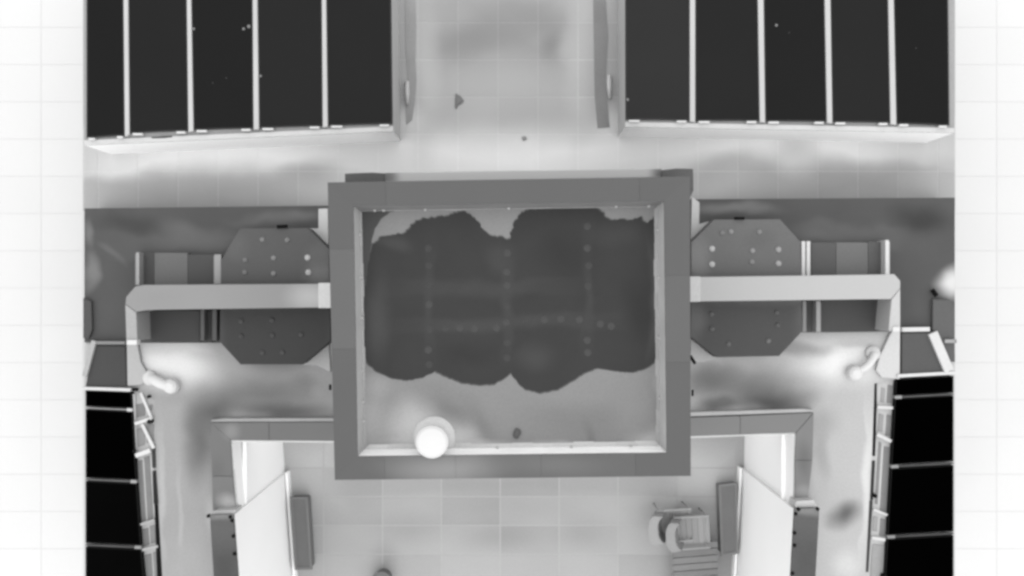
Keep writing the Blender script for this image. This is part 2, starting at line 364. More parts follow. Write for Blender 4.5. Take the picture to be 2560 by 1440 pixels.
# deck
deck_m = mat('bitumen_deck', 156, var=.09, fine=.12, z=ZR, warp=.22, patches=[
    ('e', 1000, 1050, 190, 110, 15, 164, .8), ('e', 1085, 1095, 170, 135, 0, 236, 1.0), ('e', 1130, 1020, 70, 160, 62, 144, 1.0), ('e', 1200, 1060, 40, 120, 28, 144, 1.0),  # pale ellipse at the vent paints its heat glow into the felt
    ('e', 1440, 1050, 190, 70, 0, 146, .9), ('e', 1640, 1100, 110, 60, 20, 216, 1.0), ('e', 1600, 1040, 90, 90, 0, 158, .9), ('e', 915, 1060, 60, 140, 0, 192, 1.0), ('b', 1280, 1125, 400, 26, .5, 226, 1.0), ('e', 1420, 1120, 60, 22, 0, 200, .8),
    ('e', 930, 970, 60, 50, 0, 178, .9), ('e', 1650, 960, 20, 60, 0, 170, .9), ('e', 1470, 1090, 20, 70, 20, 138, .9)])
dk = [mix(i, (1280, 820), -.004) for i in I]
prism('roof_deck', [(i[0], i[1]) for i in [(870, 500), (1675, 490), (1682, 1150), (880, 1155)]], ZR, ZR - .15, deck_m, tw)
# upstand flashing on the inner faces, each side a strip of felt
ins = [P(x, y, ZC - .01) for x, y in I]
ctr = sum(ins, Vector()) / 4
def inset(p, d): return Vector((p.x + (d if p.x < ctr.x else -d), p.y + (d if p.y < ctr.y else -d), ZR + .004))
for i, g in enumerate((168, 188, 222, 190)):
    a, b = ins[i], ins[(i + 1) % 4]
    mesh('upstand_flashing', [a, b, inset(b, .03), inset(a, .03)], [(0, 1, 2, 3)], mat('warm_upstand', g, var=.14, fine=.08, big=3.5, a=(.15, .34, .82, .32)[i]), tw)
# warm felt fillet where deck and upstand meet, laid in lengths
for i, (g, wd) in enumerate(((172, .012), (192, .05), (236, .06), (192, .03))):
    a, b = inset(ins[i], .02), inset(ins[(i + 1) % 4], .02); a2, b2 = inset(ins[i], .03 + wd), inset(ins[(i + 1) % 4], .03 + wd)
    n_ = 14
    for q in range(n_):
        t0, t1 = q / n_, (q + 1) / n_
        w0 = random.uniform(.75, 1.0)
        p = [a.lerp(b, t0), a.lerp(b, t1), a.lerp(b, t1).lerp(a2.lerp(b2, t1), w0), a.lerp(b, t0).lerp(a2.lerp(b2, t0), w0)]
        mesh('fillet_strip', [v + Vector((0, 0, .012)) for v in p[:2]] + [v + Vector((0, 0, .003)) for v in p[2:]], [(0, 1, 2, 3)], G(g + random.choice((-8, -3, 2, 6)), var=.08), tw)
# studs that hold the upstand
for i in range(4):
    a, b = ins[i], ins[(i + 1) % 4]
    for t in ((.05, .08, .22, .5, .86, .97) if i in (0,) else (.1, .3, .55, .8) if i != 3 else (.12, .2, .33, .55, .72, .9)):
        p = inset(a, .03).lerp(inset(b, .03), t)
        lathe('stud', (p.x, p.y), [(.016, ZR), (.016, ZR + .05), (.009, ZR + .06)], G(225), tw, 10)
# wet patch: dark felt with a ragged outline
ST = [(914, 711), (921, 655), (931, 610), (961, 591), (1010, 584), (1035, 560), (1059, 546), (1090, 545), (1122, 539), (1164, 529), (1176, 535), (1190, 550), (1209, 576), (1222, 586), (1239, 593), (1252, 592), (1269, 599), (1278, 597), (1276, 585), (1284, 565), (1295, 542), (1310, 530), (1325, 522), (1350, 522), (1385, 516), (1430, 519), (1470, 517), (1490, 519), (1503, 528), (1512, 539), (1524, 552), (1546, 550), (1561, 550), (1585, 548), (1602, 542), (1608, 553), (1621, 556), (1634, 542), (1637, 580), (1641, 640), (1643, 720), (1644, 800), (1643, 870), (1638, 903), (1614, 921), (1580, 931), (1555, 929), (1531, 925), (1490, 920), (1460, 932), (1430, 952), (1395, 972), (1350, 981), (1310, 972), (1290, 950), (1277, 931), (1265, 942), (1235, 960), (1195, 962), (1150, 955), (1110, 938), (1088, 928), (1060, 942), (1020, 950), (980, 945), (945, 930), (918, 908), (908, 880), (905, 830), (908, 770)]
def ragged(poly, step=5, amp=1.9, rough_from=0, rough_to=1e9):
    out = []
    for i in range(len(poly)):
        a, b = poly[i], poly[(i + 1) % len(poly)]; n = max(1, int(math.dist(a, b) / step))
        for q in range(n):
            p = mix(a, b, q / n); am = amp * (1.5 if p[1] < 620 else .6)
            out.append((p[0] + random.uniform(-am, am), p[1] + random.uniform(-am, am)))
    return out
wet_m = mat('wet_felt', 69, var=.12, fine=.10, z=ZR, big=2.6, warp=.25, patches=[('b', 1270, 808, 380, 26, 0, 80, 1.0), ('b', 1072, 750, 18, 190, 0, 77, 1.0), ('b', 1268, 770, 20, 190, 0, 78, 1.0), ('b', 1470, 720, 18, 200, 0, 78, 1.0), ('e', 1420, 640, 120, 90, 0, 62, 1.0), ('e', 1590, 780, 60, 110, 0, 62, 1.0), ('e', 1180, 880, 110, 50, 0, 63, 1.0), ('b', 1200, 720, 300, 30, 0, 79, 1.0), ('e', 1340, 890, 70, 50, 0, 80, .9), ('e', 940, 800, 50, 160, 0, 86, .9), ('b', 1640, 750, 26, 200, 0, 92, .95), ('e', 980, 610, 60, 30, -15, 82, .9), ('e', 1550, 590, 110, 50, 0, 76, .9), ('e', 1255, 640, 60, 60, 0, 79, .9)])
def grow(poly, d):
    cx, cy = 1275, 745; out = []
    for x, y in poly:
        l = math.hypot(x - cx, y - cy); out.append((x + (x - cx) / l * d, y + (y - cy) / l * d))
    return out
rag = ragged(ST)
sheet('damp_rim', grow(rag, 3.5), ZR + .0038, mat('damp_rim_felt', 104, var=.12), tw)
o = sheet('wet_patch', rag, ZR + .005, wet_m, tw); o['label'] = 'dark wet patch with scalloped lower edge'
sheet('wet_corner', ragged([(893, 524), (1006, 524), (975, 531), (952, 548), (937, 572), (928, 610), (918, 670), (911, 720), (905, 780), (900, 840), (896, 700)], 8, .7), ZR + .0045, mat('damp_felt', 90, var=.1), tw)
# fixings telegraphing through the felt
fx_m = mat('fixing', 86, var=.05)
dots = [(1072, y) for y in (622, 665, 712, 760, 822, 874, 912)] + [(1268, y) for y in (634, 680, 715, 765, 805, 856, 895)] + [(1470, y) for y in (565, 620, 665, 715, 850, 880)] + [(x, 820) for x in (1112, 1150, 1186, 1240)] + [(x, 798) for x in (1320, 1360, 1403, 1448)] + [(1500, 808), (1530, 816)]
k52 = (H - ZR) / F
for x, y in dots:
    c = P(x + random.uniform(-2, 2), y + random.uniform(-2, 2), ZR)
    lathe('fixing', (c.x, c.y), [(.044, ZR + .0045), (.034, ZR + .008), (.014, ZR + .010)], fx_m if random.random() < .7 else G(80), tw, 10)
# lower ledge showing past the north edge
prism('back_ledge', [(862, 434), (930, 431), (960, 433), (960, 470), (862, 474)], 4.95, 4.6, G(106), tw, .006)
prism('back_ledge', [(1655, 425), (1690, 421), (1733, 422), (1734, 476), (1722, 500), (1655, 500)], 4.95, 4.6, G(108), tw, .006)
prism('back_gutter', [(961, 432), (1654, 422), (1654, 480), (961, 480)], 4.9, 4.7, mat('pale_gutter', 212, var=.05, fine=.03, patches=[('e', 970, 445, 40, 40, 0, 140, .9, 4.9), ('e', 1650, 435, 40, 40, 0, 140, .9, 4.9)]), tw, .004)
# vent on the deck
vc = P(1086, 1093, ZR); vt = thing('roof_vent', 'round white hot vent cap standing on the central roof deck', 'vent', vc)
lathe('collar', (vc.x, vc.y), [(.235, ZR), (.235, ZR + .02), (.20, ZR + .05), (.15, ZR + .07)], mat('vent_collar', 244, var=.06), vt)
lathe('pipe', (vc.x, vc.y), [(.13, ZR + .02), (.13, ZR + .29)], G(240), vt)
lathe('cap', (vc.x, vc.y), [(.165, ZR + .28), (.178, ZR + .30), (.178, ZR + .34), (.15, ZR + .365), (.08, ZR + .38), (.02, ZR + .384)], G(255, var=.0, fine=0), vt)
def scrap(px, py, pts, z, g, lab):
    c = P(px, py, z); t = thing('scrap', lab, 'scrap', c)
    p = [(px + a, py + b) for a, b in pts]; o = prism('flake', p, z + .02, z + .001, G(g, var=.1), t, .004)
    prism('fold', [mix(q, (px, py), .5) for q in p], z + .032, z + .018, G(g + 6, var=.1), t, .003)
scrap(1292, 1083, [(-8, -2), (-2, -13), (9, -8), (11, 0), (3, 14), (-4, 14), (-10, 8)], ZR + .002, 104, 'small dark scrap lying on the central roof deck')
scrap(1147, 252, [(-8, -19), (4, -12), (13, 0), (5, 8), (-2, 10), (-6, 20), (-10, 16), (-9, 0)], ZT + .001, 140, 'dark arrow shaped scrap on the paving between the upper housings')
scrap(1310, 345, [(-6, -3), (3, -6), (8, 2), (-2, 7)], ZT + .001, 180, 'faint little scrap on the paving just north of the tower')

# ---------------------------------------------------------------- octagonal roofs
def octagon(side):
    z = 3.05
    if side < 0:
        poly = [(600, 571), (770, 570), (822, 622), (826, 852), (756, 911), (601, 911), (549, 854), (553, 650)]
        bolts = [(656, 599, 150), (718, 600, 148), (613, 650, 140), (684, 645, 160), (769, 644, 215), (612, 681, 138), (684, 684, 156), (771, 681, 215), (603, 803, 94), (680, 800, 92), (753, 836, 92), (603, 840, 88), (681, 838, 90), (656, 882, 92), (706, 881, 94)]
        m = mat('octagon_felt_west', 108, var=.06, z=z, warp=.2, patches=[('b', 690, 860, 180, 120, 0, 78, .35), ('e', 800, 690, 50, 60, 0, 136, .9), ('e', 590, 620, 50, 50, 0, 116, .9), ('e', 800, 640, 50, 50, 0, 120, .9)])
        lab = 'dark octagonal flat roof with pale bolt heads left of the tower'
    else:
        poly = [(1785, 549), (1950, 548), (2001, 604), (2006, 828), (1948, 890), (1790, 893), (1727, 842), (1728, 606)]
        bolts = [(1805, 582, 145), (1827, 579, 165), (1898, 580, 155), (1780, 622, 215), (1881, 627, 175), (1946, 624, 185), (1780, 661, 220), (1880, 655, 160), (1946, 659, 195), (1779, 785, 112), (1942, 781, 108), (1780, 822, 112), (1944, 813, 108), (1821, 860, 118), (1921, 852, 128)]
        m = mat('octagon_felt_east', 128, var=.05, z=z, warp=.2, patches=[('b', 1866, 840, 180, 110, 0, 93, .4), ('e', 1745, 650, 50, 80, 0, 150, .9), ('e', 1900, 600, 60, 40, 0, 122, .9), ('e', 1735, 800, 40, 60, 0, 116, .9)])
        lab = 'dark octagonal flat roof with pale bolt heads right of the tower'
    c = P(sum(p[0] for p in poly) / 8, sum(p[1] for p in poly) / 8, ZD)
    t = thing('octagonal_roof', lab, 'roof', c, 'octagonal roofs beside the tower')
    prism('plate', poly, z, ZD - .01, m, t, .006)
    for x, y, g in bolts:
        p = P(x, y, z); r = .036 + (g > 180) * .006
        lathe('bolt_head', (p.x, p.y), [(r, z), (r * .9, z + .012), (r * .5, z + .02)], G(g, var=.04), t, 12)
    return t
octagon(-1); octagon(1)
clip(706, 566.5, 27, 9, 3, ZD + .36, 'black clip at the top edge of the left octagonal roof'); clip(1848, 546, 26, 7, 0, ZD + .36, 'black clip at the top edge of the right octagonal roof')
clip(338, 973.5, 17, 7.5, -1, ZD + .02, 'black clip at the head of the left gutter'); clip(2335, 732, 20, 11, -55, ZD + .06, 'black slanted clip on the white patch at the right')
clip(1731, 899, 24, 8, -58, ZD + .5, 'black curved clip against the right flank of the tower'); clip(1731, 982, 16, 5, 90, ZD + .5, 'small grey clip low on the right flank of the tower'); clip(826, 968, 14, 6, 90, ZD + .5, 'small dark clip on the left flank of the tower')

# pale patches of deck at the corners between tower and octagons
for poly, g in (([(796, 522), (819, 521), (821, 618), (770, 571), (796, 571)], 238), ([(1730, 492), (1749, 506), (1748, 560), (1782, 551), (1727, 606)], 226), ([(821, 856), (826, 930), (790, 912), (757, 912)], 214), ([(1727, 845), (1788, 895), (1760, 905), (1727, 905)], 220)):
    prism('corner_board', poly, ZD + .05, ZD + .001, mat('pale_corner_board', g, var=.07), bld, .004)

# ---------------------------------------------------------------- pale walls crossing over the octagons
def crosswall(side):
    z = 3.32
    if side < 0:
        beam = [(852, 709), (360, 712), (338, 716), (315, 742), (313, 760), (340, 780), (365, 775), (852, 768)]
        leg = [(313, 761), (340, 781), (341, 800), (343, 850), (342, 851), (316, 851)]
        tail = [(316, 852), (342, 852), (352, 905), (375, 945), (352, 962), (318, 965)]
        gs = (172, 194, 206); knot = (316, 850, 342, 862)
        lab = 'pale wall top with chamfered corner running left from the tower'
        end = [(796, 707), (852, 707), (852, 770), (796, 770)]
    else:
        beam = [(1700, 693), (2210, 686), (2236, 685), (2251, 702), (2251, 720), (2228, 748), (2200, 748), (1700, 754)]
        leg = [(2251, 721), (2251, 826), (2222, 827), (2224, 800), (2229, 749)]
        tail = [(2251, 827), (2250, 948), (2205, 944), (2190, 925), (2200, 890), (2225, 836), (2232, 827)]
        gs = (214, 222, 236); knot = (2232, 817, 2251, 829)
        lab = 'pale wall top with chamfered corner running right from the tower'
        end = [(1722, 691), (1751, 691), (1751, 754), (1722, 755)]
    t = thing('cross_wall', lab, 'wall', P(beam[2][0], beam[2][1], ZD), 'pale walls crossing the octagonal roofs')
    prism('beam', beam, z, ZD, mat('pale_wall_beam', gs[0], var=.05, fine=.05, patches=[('e', 780, 745, 90, 60, 0, 214, 1.0), ('e', 390, 745, 100, 50, 0, 168, 1.0)] if side < 0 else (), z=z), t, .01)
    prism('leg', leg, z + .003, ZD, mat('pale_wall_leg', gs[1], var=.05), t, .01)
    prism('foot', tail, ZD + .07, ZD, mat('pale_wall_foot', gs[2], var=.05), t, .012)
    prism('end_block', end, z + .012, ZD + .4, G(246 if side < 0 else 232), t, .006)
    rect('joint_block', *knot, z + .03, z - .1, G(255, var=0), t, .008)
crosswall(-1); crosswall(1)

# flat roof boxes between the bars, either side of the cross walls
def roofbox(pieces, z, lab, grp='dark flat roof boxes beside the octagons'):
    c = P((pieces[0][0] + pieces[-1][2]) / 2, pieces[0][1], ZD)
    t = thing('roof_box', lab, 'roof box', c, grp)
    for x0, y0, x1, y1, g, pt in pieces:
        rect('panel', x0, y0, x1, y1, z + random.uniform(0, .004), ZD - .01, mat('roof_box_felt', g, var=.05, patches=pt, z=z, warp=.08), t, .006)
roofbox([(351, 632, 385, 712, 96, ()), (385.6, 632, 469, 712, 130, ()), (469.6, 636, 535, 712, 100, ())], ZD + .14, 'three-panel dark roof box above the left cross wall')
roofbox([(2028, 606, 2090, 692, 112, ()), (2090.6, 606, 2170, 692, 136, ()), (2170.6, 604, 2211, 690, 114, ())], ZD + .14, 'three-panel dark roof box above the right cross wall')
roofbox([(344, 776, 499, 856, 84, [('b', 352, 815, 34, 60, 0, 128, .9)]), (513, 776, 529, 856, 86, ())], ZD + .14, 'dark roof box below the left cross wall')
roofbox([(2018, 750, 2039, 829, 102, ()), (2053, 750, 2232, 829, 92, [('b', 2224, 790, 40, 60, 0, 190, .95)])], ZD + .14, 'dark roof box below the right cross wall')
def fin(x, y0, y1, wd, g, lab, double=False):
    z = ZD + .3; t = thing('roof_fin', lab, 'rail', P(x, (y0 + y1) / 2, ZD), 'pale upright fins along the roof boxes')
    if double:
        rect('fin_blade', x - wd / 2, y0, x - 1.6, y1, z, ZD, G(g, var=.1, big=6), t, .004); rect('fin_blade', x + 1.6, y0, x + wd / 2, y1, z, ZD, G(g, var=.1, big=6), t, .004); rect('web', x - 1.5, y0 + 3, x + 1.5, y1, z - .06, ZD, G(g - 60), t)
    else:
        rect('fin_blade', x - wd / 2, y0, x + wd / 2, y1, z, ZD, G(g, var=.08, big=6), t, .004); rect('foot', x - wd / 2 - 2, y0 + 4, x + wd / 2 + 2, y1, ZD + .16, ZD, G(g - 30), t)
fin(344, 631, 712, 8, 190, 'thin pale fin above the left cross wall, farthest from the tower'); fin(544, 636, 710, 17, 186, 'broad pale fin above the left cross wall, next to the octagon')
fin(2015, 603, 690, 22, 252, 'broad white double fin above the right cross wall, next to the octagon', True); fin(2218, 600, 688, 9, 252, 'thin white fin above the right cross wall, farthest from the tower')
fin(506, 774, 852, 9, 108, 'faint grey fin below the left cross wall, farther from the octagon'); fin(536, 774, 852, 11, 104, 'faint grey fin below the left cross wall, next to the octagon')
fin(2011, 752, 830, 9, 160, 'pale fin below the right cross wall, next to the octagon'); fin(2046, 752, 830, 10, 184, 'pale fin below the right cross wall, farther from the octagon')

# ---------------------------------------------------------------- bits at the outer flanks
def plate(poly, g, lab, z=ZD + .06, th=.06, cat='plate', name='metal_plate', grp='metal plates at the outer edges of the roof'):
    c = P(sum(p[0] for p in poly) / len(poly), sum(p[1] for p in poly) / len(poly), z - th)
    t = thing(name, lab, cat, c, grp); prism('sheet', poly, z, z - th + .001, mat('plate_finish', g, var=.07), t, .006)
    prism('lip', [mix(p, (sum(q[0] for q in poly) / len(poly), sum(q[1] for q in poly) / len(poly)), .04) for p in poly], z + .006, z - .02, mat('plate_finish_top', g, var=.08), t, .003)
plate([(241, 863), (314, 864), (317, 966), (214, 966), (219, 940)], 86, 'dark wedge plate above the lower left panels')
plate([(2254, 832), (2322, 831), (2357, 929), (2254, 937)], 104, 'dark wedge plate above the lower right panels')
plate([(2332, 748), (2372, 748), (2386, 762), (2388, 905), (2368, 905), (2352, 850), (2331, 824)], 112, 'dark plate with cut corner beside the white patch at the right')
plate([(208, 745), (216, 748), (228, 752), (230, 824), (222, 846), (208, 846)], 96, 'dark plate at the far left edge of the roof')
def rail(a, b, wd, g, lab, z=ZD + .1):
    A = P(*a, z); t = thing('edge_rail', lab, 'rail', (A.x, A.y, ZD - .06), 'pale edge rails beside the lower panels')
    bar('strip', a, b, wd, z, .06, G(g, var=.06, big=5), t, .006)
    for q in (.08, .92):
        p = mix(a, b, q); c = P(*p, z - .06); box('bracket', (c.x, c.y, z - .11), (.06, .05, .10), G(max(30, g - 40)), t)
rail((228, 857), (312, 857), 8, 158, 'grey rail along the top of the left wedge plate'); rail((2255, 824), (2325, 823), 11, 250, 'white rail along the top of the right wedge plate')
rail((206, 971), (326, 975), 8, 246, 'white rail along the top of the lower left panels'); rail((2244, 940), (2390, 932), 8, 250, 'white rail along the top of the lower right panels')
rail((2333, 832), (2374, 928), 24, 244, 'broad white slanting band at the right edge of the roof', ZD + .11); rail((234, 852), (210, 942), 12, 200, 'broad pale slanting band at the left edge of the roof', ZD + .11)
rail((2363, 853), (2388, 853), 9, 190, 'short grey rail beyond the slanting band at the right', ZD + .13)

# lower panel rows
def lower(side):
    z = ZD + .05
    if side < 0:
        def ed(y): return 328 + (y - 980) * .058 + max(0, y - 1300) * .03
        xo = 214; rows = [(981, 1021), (1029, 1200), (1209, 1364), (1374, 1500)]; sl = .045
        nm = 'left'
    else:
        def ed(y): return 2240 - (y - 950) * .055
        xo = 2384; rows = [(948, 990), (997, 1162), (1172, 1338), (1348, 1500)]; sl = -.055
        nm = 'right'
    gr = [2, 3, 9, 10] if side < 0 else [2, 2, 3, 3]
    lab = ['topmost narrow', 'second', 'third', 'bottom']
    for q, (a, b) in enumerate(rows):
        xi0, xi1 = ed(a), ed(b)
        dy = (xo - xi0) * sl * (1 if side > 0 else 1)
        # rows run slightly out of square with the frame
        poly = [(xo, a + (xo - xi0) * sl), (xi0, a), (xi1, b), (xo, b + (xo - xi1) * sl)]
        c = P((xo + xi0) / 2, (a + b) / 2, ZD - .06)
        t = thing('solar_panel', 'black glossy panel, %s one in the lower %s row' % (lab[q], nm), 'solar panel', c, 'black panels in the lower rows')
        prism('frame', poly, z, ZD - .05, G(14, fine=.2), t, .004)
        cx = sum(p[0] for p in poly) / 4; cy = sum(p[1] for p in poly) / 4
        prism('glass', [(p[0] + (3 if p[0] < cx else -3), p[1] + (2.5 if p[1] < cy else -2.5)) for p in poly], z + .004, z - .01, mat('black_glass', gr[q], var=.3, fine=.25, rough=.45, spec=.0), t)
    for q in range(3):
        ya = (rows[q][1] + rows[q + 1][0]) / 2
        g = ((170, 120, 105) if side < 0 else (110, 100, 95))[q]
        a_ = (ed(ya), ya); b_ = (xo, ya + (xo - ed(ya)) * sl)
        tt = thing('joint_strip', 'thin grey strip %s the %s lower panel at the %s' % ('under', ('topmost', 'second', 'third')[q], nm), 'strip', P(*a_, ZD - .06), 'thin strips between the black panels')
        bar('strip', a_, b_, 3.4, z + .006, .05, G(g, var=.25, big=5), tt); bar('end_cap', a_, mix(a_, b_, .12), 8, z + .012, .05, G(min(235, g + 70), var=.15), tt, .006)
lower(-1); lower(1)

# gutters between the lower panels and the deck
def gutter(side):
    z = ZD - .05
    lm = G(150, var=.1, big=3); br = G(250, var=.04); bk = G(6)
    if side < 0:
        E = lambda y: 331 + (y - 980) * .058 + max(0, y - 1300) * .03
        t = thing('gutter_frame', 'pale gutter frame with grey troughs and dark slit beside the lower left panels', 'gutter', P(360, 1200, ZD - .06), 'gutter frames beside the lower panels')
        prism('bed', [(E(975), 975), (388, 975), (392, 1120), (407, 1500), (E(1500), 1500)], z + .01, z - .008, mat('gutter_bed', 222, var=.1), t)
        tr = [(337, 355, 1150, 1308, 150), (360, 373, 1140, 1304, 152), (344, 360, 1320, 1368, 148), (364, 380, 1312, 1360, 160), (348, 364, 1384, 1470, 150), (368, 384, 1378, 1470, 165), (338, 362, 1008, 1045, 158), (372, 381, 1010, 1030, 170), (343, 362, 1068, 1118, 172), (366, 384, 1060, 1108, 168)]
        off = lambda y: (y - 1150) * .06 if y > 1150 else 0
        for x0, x1, y0, y1, g in tr:
            prism('trough', [(x0 + off(y0), y0 + 4), (x1 + off(y0), y0), (x1 + off(y1), y1 - 6), (x0 + off(y1), y1)], z + .02, z + .004, G(g, var=.1, big=3), t, .003)
        bar('brace', (351, 982), (379, 1048), 7, z + .08, .03, br, t, .005); bar('brace', (354, 1060), (384, 1121), 8, z + .08, .03, br, t, .005)
        bar('brace', (336, 1060), (378, 1046), 8, z + .10, .03, br, t, .005); bar('brace', (338, 1140), (375, 1126), 11, z + .10, .03, br, t, .005); bar('brace', (333, 985), (338, 1140), 8, z + .05, .03, br, t, .005)
        bar('brace', (350, 1312), (386, 1300), 6, z + .08, .03, G(205), t, .005); bar('brace', (352, 1376), (394, 1366), 7, z + .08, .03, G(205), t, .005)
        prism('slit', [(379, 1122), (388, 1120), (390, 1170), (381, 1170)], z + .06, z, G(70), t); prism('slit', [(381, 1178), (390, 1178), (396, 1260), (384, 1260)], z + .06, z, G(48), t)
        prism('slit', [(386, 1261), (395, 1261), (407, 1480), (394, 1480)], z + .06, z, bk, t)
        for x, y, r in ((378, 990, 4), (380, 1052, 6), (342, 1125, 3)):
            p = P(x, y, z); lathe('bolt', (p.x, p.y), [(r * .0056, z), (r * .0056, z + .11), (r * .003, z + .12)], G(40), t, 10)
    else:
        t = thing('gutter_frame', 'pale gutter frame with grey troughs and dark slit beside the lower right panels', 'gutter', P(2205, 1200, ZD - .06), 'gutter frames beside the lower panels')
        prism('bed', [(2186, 955), (2238, 948), (2226, 1200), (2208, 1500), (2160, 1500), (2176, 1200)], z + .01, z - .008, mat('gutter_bed_east', 232, var=.08), t)
        off = lambda y: -(y - 960) * .062
        tr = [(2204, 2214, 968, 1008, 190), (2220, 2238, 962, 1010, 160), (2202, 2214, 1034, 1080, 182), (2222, 2238, 1036, 1092, 160), (2206, 2213, 1104, 1262, 165), (2220, 2240, 1116, 1284, 158), (2204, 2216, 1290, 1330, 186), (2222, 2240, 1296, 1342, 160), (2206, 2238, 1360, 1480, 188)]
        for x0, x1, y0, y1, g in tr:
            prism('trough', [(x0 + off(y0), y0), (x1 + off(y0), y0 + 3), (x1 + off(y1), y1), (x0 + off(y1), y1 - 3)], z + .02, z + .004, G(g, var=.1, big=3), t, .003)
        for (a, b, wd) in (((2194, 1018), (2233, 1020), 8), ((2193, 1086), (2229, 1104), 9), ((2184, 1274), (2219, 1288), 6), ((2180, 1345), (2214, 1350), 8)):
            bar('brace', a, b, wd, z + .08, .03, G(244), t, .005)
        prism('slit', [(2187, 960), (2192, 958), (2192, 1010), (2188, 1140), (2181, 1140)], z + .06, z, bk, t); prism('slit', [(2180, 1152), (2188, 1152), (2183, 1250), (2175, 1250)], z + .06, z, G(60), t)
        prism('slit', [(2174, 1251), (2182, 1251), (2171, 1430), (2165, 1430)], z + .06, z, G(72), t)
        for x, y, r in ((2181, 1236, 5), (2110 + 95, 1438, 7)):
            p = P(x, y, z); lathe('bolt', (p.x, p.y), [(r * .0056, z), (r * .0056, z + .11), (r * .003, z + .12)], G(12), t, 10)
gutter(-1); gutter(1)

# bent hot pipes on the deck
def elbow(pts, z, lab, r=.075):
    P3 = [P(x, y, z + dz) for x, y, dz in pts]
    # smooth
    cur = P3
    for _ in range(2):
        nx = [cur[0]]
        for a, b in zip(cur[:-1], cur[1:]): nx += [a.lerp(b, .25), a.lerp(b, .75)]
        nx.append(cur[-1]); cur = nx
    t = thing('vent_elbow', lab, 'pipe', Vector((P3[0].x, P3[0].y, ZD)), 'hot bent pipes on the deck')
    tube('pipe', cur, r, G(255, var=0, fine=0), t)
    e = P3[-1]; lathe('mouth', (e.x, e.y), [(.06, e.z - .09), (.10, e.z - .06), (.108, e.z), (.09, e.z + .06), (.05, e.z + .09)], G(255, var=0, fine=0), t, 24)
    lathe('socket', (P3[0].x, P3[0].y), [(.10, ZD), (.10, ZD + .06), (.06, ZD + .09)], G(248), t, 20)
elbow([(376, 944, .02), (388, 950, .14), (404, 960, .16), (428, 965, .12)], ZD, 'white hot bent pipe on the deck near the lower left panels')
elbow([(2186, 884, .1), (2180, 900, .14), (2165, 918, .14), (2136, 932, .12)], ZD, 'white hot bent pipe on the deck near the lower right panels', .055)

# ---------------------------------------------------------------- tall courtyard side walls
def yardwall(side):
    zt = 3.1
    if side < 0:
        poly = [(524, 1287), (584, 1286), (622, 1800), (556, 1800)]; lab = 'tall wall with dark coping at the left of the courtyard'
        bolts = [(521, 1290), (576, 1292), (581, 1301), (584, 1340), (587, 1384), (592, 1446)]
        g = [('b', 556, 1290, 60, 16, 0, 146, .9), ('b', 562, 1420, 60, 90, 0, 92, .9)]
    else:
        poly = [(1986, 1272), (2049, 1270), (2019, 1800), (1957, 1800)]; lab = 'tall wall with dark coping at the right of the courtyard'
        bolts = [(1996, 1273), (2044, 1272), (1989, 1284), (1986, 1332), (1986, 1363), (1981, 1433)]
        g = [('b', 2018, 1276, 60, 18, 0, 150, .9), ('b', 2016, 1400, 60, 100, 0, 98, .9)]
    inn = [mix(p, (sum(q[0] for q in poly) / 4, sum(q[1] for q in poly) / 4), .01) for p in poly]
    t = thing('courtyard_wall', lab, 'wall', P((poly[0][0] + poly[1][0]) / 2, 1390, 0) * (1), 'tall walls either side of the courtyard')
    prism('wall_body', inn, zt - .05, 0, wall_m, t)
    prism('coping', poly, zt, zt - .045, mat('dark_wall_coping', 110, var=.05, patches=g, z=zt), t, .006)
    for x, y in bolts:
        p = P(x, y, zt); lathe('bolt', (p.x, p.y), [(.024, zt - .03), (.024, zt + .014), (.014, zt + .022)], blk, t, 10)
    # white threshold strip at the head of the wall
    if side > 0: prism('head_strip', [(1990, 1253), (2034, 1250), (2043, 1268), (1988, 1269)], zt - .1, 2.7, G(246, var=.06), t, .01)
    else: prism('head_strip', [(540, 1277), (590, 1274), (587, 1285), (526, 1285.5)], zt - .1, 2.7, G(232, var=.06), t, .01)
    # skirting at the foot of the wall
    xb = poly[1] if side < 0 else poly[0]; xe = poly[2] if side < 0 else poly[3]
    a, b = P(*xb, zt), P(*xe, zt); d = .04 * (1 if side < 0 else -1)
    mesh('skirting', [(a.x, a.y, 0), (a.x + d, a.y, 0), (b.x + d, b.y, 0), (b.x, b.y, 0), (a.x, a.y, .18), (a.x + d, a.y, .18), (b.x + d, b.y, .18), (b.x, b.y, .18)], [(0, 1, 2, 3), (4, 5, 6, 7), (0, 1, 5, 4), (1, 2, 6, 5), (2, 3, 7, 6), (3, 0, 4, 7)], white, t)
yardwall(-1); yardwall(1)

